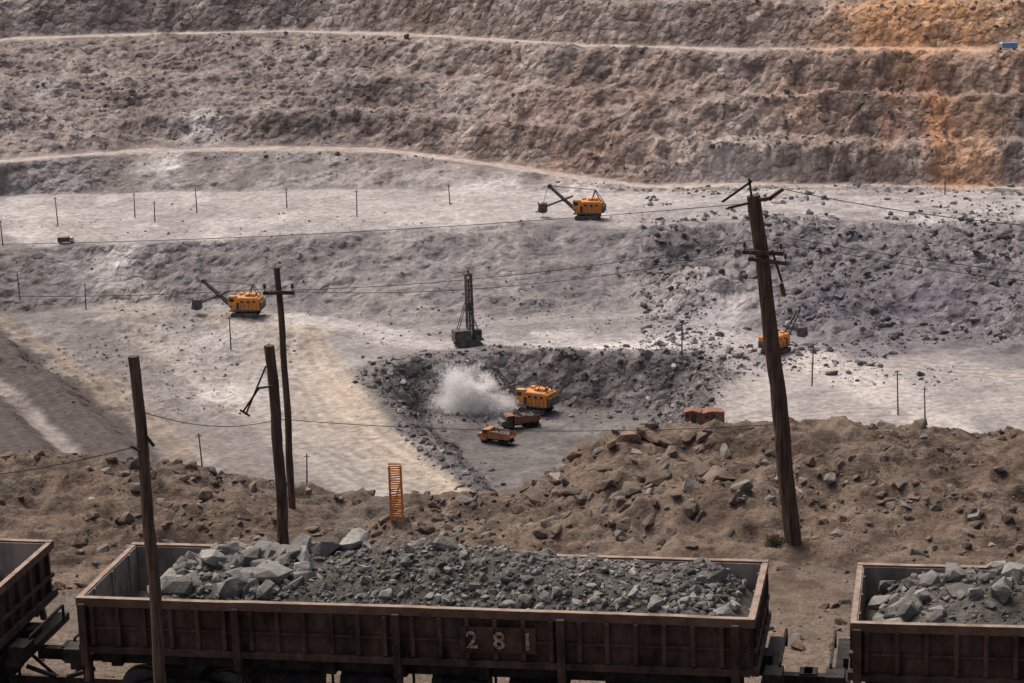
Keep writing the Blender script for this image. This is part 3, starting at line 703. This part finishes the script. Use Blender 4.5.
def truck(u,v,yaw,scale,mat):
    e=empty('dump_truck',GP(u,v),yaw,scale)
    b=MB()
    for x in (2.6,-1.6,-3.0):
        for s in (-1,1): b.cyl((x,s*.95,.65),(x,s*1.5,.65),.65,n=18)
    b.box((-.3,0,.95),(8,1.2,.4)); b.obj('chassis_and_wheels',M_black,e,.03)
    b=MB(); b.prism([(1.7,1.1),(1.7,3.1),(3.0,3.1),(3.3,2.2),(4.2,2.05),(4.3,1.1)],-1.3,1.3); b.box((2.7,1.55,.95),(1.5,.2,.5));b.box((2.7,-1.55,.95),(1.5,.2,.5)); b.obj('cab',mat,e,.05)
    b=MB(); b.box((3.17,0,2.65),(.06,2.2,.65),(0,-.32,0)); b.box((2.3,-1.31,2.6),(.8,.04,.6)); b.box((2.3,1.31,2.6),(.8,.04,.6)); b.obj('cab_windows',M_glass,e)
    b=MB()
    b.prism([(-4.4,1.9),(-3.9,1.35),(1.3,1.25),(1.3,1.45),(-3.9,1.55),(-4.3,1.98)],-1.55,1.55)
    for s in (-1,1):
        b.prism([(-4.4,1.9),(-4.1,2.75),(1.4,3.0),(1.4,1.3),(-3.9,1.4)],s*1.5-.06,s*1.5+.06)
        for x in (-3.2,-2.2,-1.2,-.2,.8): b.box((x,s*1.6,2.1),(.14,.1,1.4))
    b.box((1.4,0,2.2),(.1,3.1,1.8)); b.box((2.0,0,3.2),(1.5,3.1,.1)); b.obj('dump_body',mat if mat is M_orange2 else M_redbrown,e,.03)
    rk=[(rng.uniform(-3.4,1),rng.uniform(-1.1,1.1),rng.uniform(2.1,2.7),rng.uniform(.2,.5),(.16,.15,.15)) for i in range(70)]
    rocks('rock_load',rk,M_rub,e)
truck(519,428,math.radians(200),.9,M_mach)
truck(497,443,math.radians(150),.82,M_orange2)
p=GP(468,346); e=empty('drill_rig',p,math.radians(15))
b=MB()
for s in (-1,1): b.prism([(-2.6,.4),(-2.2,0),(2.2,0),(2.6,.4),(2.6,.8),(2.2,1.1),(-2.2,1.1),(-2.6,.8)],s*1.4-.35,s*1.4+.35)
b.box((0,0,1.35),(6,3,.4)); b.obj('crawlers',M_mach,e,.03)
b=MB(); b.box((-1.2,0,2.5),(3.4,2.8,1.9)); b.box((1.9,-1.0,2.5),(1.3,1.1,1.9)); b.obj('machinery_cabin',M_mach,e,.05)
b=MB(); b.box((1.9,-1.57,2.8),(1.0,.04,.8)); b.box((2.57,-1.0,2.8),(.04,.9,.8)); b.obj('cabin_windows',M_glass,e)
b=MB(); hh=14.6
for sx in (-1,1):
    for sy in (-1,1): b.beam((.6+sx*.6,sy*.6,1.5),(.6+sx*.55,sy*.55,hh),.2)
z=1.6;i=0
while z<hh-1:
    for s in (-1,1):
        k=1 if i%2 else -1
        b.beam((.6-.6*k,s*.6,z),(.6+.6*k,s*.6,z+1.2),.12); b.beam((.6+s*.6,-.6*k,z),(.6+s*.6,.6*k,z+1.2),.12)
        b.beam((0,s*.6,z),(1.2,s*.6,z),.1); b.beam((.6+s*.6,-.6,z),(.6+s*.6,.6,z),.1)
    z+=1.2;i+=1
b.box((.6,0,hh),(1.4,1.4,.4)); b.cyl((.6,0,1),(.6,0,hh-1),.2,n=10); b.box((.6,0,8.0),(.8,.8,1.6))
b.beam((-2.6,-.7,1.6),(.1,-.6,9.5),.14); b.beam((-2.6,.7,1.6),(.1,.6,9.5),.14); b.beam((2.7,.7,1.6),(1.2,.6,6),.12); b.beam((2.7,-.7,1.6),(1.2,-.6,6),.12)
b.obj('lattice_mast',M_mach,e)
b=MB(); b.box((.6,0,hh+.6),(.45,.45,.8)); b.obj('mast_head',M_orange2,e)
for u,v,yaw,L_ in [(710,424,.15,4.6),(693,423,-.2,2.6)]:
    e=empty('site_hut',GP(u,v),yaw)
    b=MB(); b.box((0,0,1.1),(L_,2.4,2.2))
    for x in np.linspace(-L_/2+.2,L_/2-.2,7): b.box((float(x),-1.22,1.1),(.1,.06,2.1))
    b.obj('walls',M_redbrown,e,.04); b=MB(); b.prism([(-L_/2-.2,2.2),(0,2.55),(L_/2+.2,2.2)],-1.4,1.4); b.obj('roof',M_redbrown,e)
    b=MB(); b.box((.3,-1.26,1.0),(.8,.05,1.9)); b.box((-.8,-1.26,1.5),(.6,.05,.6)); b.obj('door_and_window',M_glass,e)
def van(u,v,yaw,name,mb,scale=1):
    e=empty(name,GP(u,v),yaw,scale)
    b=MB(); b.prism([(-3,.5),(-3,2.3),(1.6,2.3),(1.6,.5)],-1.1,1.1); b.obj('cargo_body',mb,e,.05)
    b=MB(); b.prism([(1.7,.5),(1.7,2.2),(2.5,2.2),(3.1,1.3),(3.3,.5)],-1.0,1.0); b.obj('cab',M_cab,e,.05)
    b=MB(); b.box((2.83,0,1.75),(.05,1.7,.75),(0,-.58,0)); b.box((2.2,-1.01,1.7),(.6,.03,.5)); b.obj('windows',M_glass,e)
    b=MB()
    for x in (2.3,-1.9):
        for s in (-1,1): b.cyl((x,s*.75,.45),(x,s*1.08,.45),.45,n=14)
    b.obj('wheels',M_black,e)
M_cab=two_mat('white_paint',(.55,.55,.55),(.7,.7,.7),1,rough=.5)
M_blue=two_mat('blue_paint',(.10,.2,.36),(.16,.28,.45),1,rough=.5)
van(1008,50,2.9,'box_truck',M_blue,.8); van(66,243,.1,'pickup_truck',M_mach,.6)
mx_=V(396,494,56.0).x; mz=float(H(np.array([mx_]),np.array([56.0]))[0]); e=empty('marker_frame',(mx_,56.0,mz))
b=MB()
for x in (-.15,.15):
    for y in (-.1,.1): b.beam((x,y,-.3),(x*.95,y,1.45),.045)
for z in np.arange(.12,1.45,.12):
    for y in (-.1,.1): b.box((rng.uniform(-.01,.01),y,float(z)),(.33,.025,.035),(0,rng.uniform(-.12,.12),0))
for z in (.12,.6,1.05,1.4):
    for x in (-.15,.15): b.box((x,0,z),(.04,.2,.05))
b.beam((-.15,-.13,.12),(.15,-.13,1.1),.03); b.obj('painted_slats',M_orange,e,.004)
m,nt,bs=newmat('dry_foliage'); bs.inputs['Base Color'].default_value=(.13,.115,.065,1)
p=G(775,545); VV=[];FF=[]
for i in range(900):
    d=rng.normal(size=3); d/=np.linalg.norm(d); d[2]=abs(d[2]); c=d*rng.uniform(.06,.24)*np.array([1.1,1,.95]); t=rng.normal(size=3)*.018; s=rng.normal(size=3)*.014
    k=len(VV); VV+=[c-t,c+s,c+t+d*.05]; FF.append([k,k+1,k+2])
o=np_mesh('dry_bush',np.array(VV),np.array(FF),m,smooth=False); o.location=p
# dust plume: a mass of tiny airborne pale flakes
m=bpy.data.materials.new('airborne_dust'); m.use_nodes=True; nt=m.node_tree; nt.nodes.clear()
out=N(nt,'ShaderNodeOutputMaterial'); df=N(nt,'ShaderNodeBsdfDiffuse'); tl=N(nt,'ShaderNodeBsdfTranslucent'); tp=N(nt,'ShaderNodeBsdfTransparent'); a1=N(nt,'ShaderNodeMixShader'); a2=N(nt,'ShaderNodeMixShader')
df.inputs[0].default_value=(.98,.97,.96,1); tl.inputs[0].default_value=(.98,.97,.96,1); a1.inputs[0].default_value=.5; a2.inputs[0].default_value=.42
nt.links.new(df.outputs[0],a1.inputs[1]); nt.links.new(tl.outputs[0],a1.inputs[2]); nt.links.new(tp.outputs[0],a2.inputs[1]); nt.links.new(a1.outputs[0],a2.inputs[2]); nt.links.new(a2.outputs[0],out.inputs[0])
def dust(u,v,puffs,n,size,thr=.40):
    p=GP(u,v)
    w_=np.array([q[4] for q in puffs],float); w_/=w_.sum()
    k=rng.choice(len(puffs),n,p=w_); g=rng.normal(size=(n,3))
    q=np.array([[a[0],0,a[1]] for a in puffs])[k]; s=np.array([[a[2],a[2]*.6,a[3]] for a in puffs])[k]
    P=q+g*s*.62
    f=fbm(P[:,0]*.30+9,P[:,2]*.30,4,501,.5); P=P[f>thr+rng.normal(0,.09,n)]
    base=P+np.array(p[:])
    hz=H(base[:,0],base[:,1]); base=base[base[:,2]>hz]; n=len(base)
    T=rng.normal(size=(n,3,3))*size*rng.uniform(.4,1.6,(n,1,1))
    np_mesh('dust_cloud',(base[:,None,:]+T).reshape(-1,3),np.arange(3*n).reshape(-1,3),m,smooth=False)
dust(482,412,[(0,1.0,4.5,1.8,3.5),(-1,3.0,4.0,2.2,3),(-2.6,5.0,3.6,2.4,1.8),(-4.2,6.8,3.0,2.2,.8),(1.0,4.0,2.2,2.4,1.4),(4.5,1.0,3.6,1.3,1.2),(-6,2,3,1.6,.6)],170000,.08,.42)
# ---------------------------------------------------------------- light, sky, camera
AZ=math.radians(-40); EL=math.radians(60)
w=bpy.data.worlds.new('World'); scene.world=w; w.use_nodes=True; nt=w.node_tree
bg=nt.nodes['Background']; sk=nt.nodes.new('ShaderNodeTexSky'); sk.sky_type='NISHITA'; sk.sun_disc=False; sk.sun_elevation=EL; sk.sun_rotation=AZ
sk.air_density=.55; sk.dust_density=8; sk.ozone_density=.3
nt.links.new(sk.outputs[0],bg.inputs[0]); bg.inputs[1].default_value=.15
sl=bpy.data.lights.new('sun','SUN'); sl.energy=2.6; sl.angle=math.radians(35); sl.color=(1,.93,.85)
so=bpy.data.objects.new('sun',sl); scene.collection.objects.link(so)
sd_=Vector((math.sin(AZ)*math.cos(EL),math.cos(AZ)*math.cos(EL),math.sin(EL)))
so.rotation_euler=sd_.to_track_quat('Z','Y').to_euler(); so.location=(0,40,60)
cam=bpy.data.cameras.new('camera'); cam.lens=F*36/1024; cam.sensor_width=36; cam.clip_end=20000; cam.clip_start=.5
co=bpy.data.objects.new('camera',cam); scene.collection.objects.link(co)
fw=Vector((0,cp,-sp)); up0=Vector((0,sp,cp)); rt0=Vector((1,0,0))
rt=rt0*cr-up0*sr; up=up0*cr+rt0*sr
co.matrix_world=Matrix.Translation((0,0,CAMZ))@Matrix((rt,up,-fw)).transposed().to_4x4()
scene.camera=co
scene.view_settings.view_transform='Standard'; scene.view_settings.look='None'; scene.view_settings.exposure=0
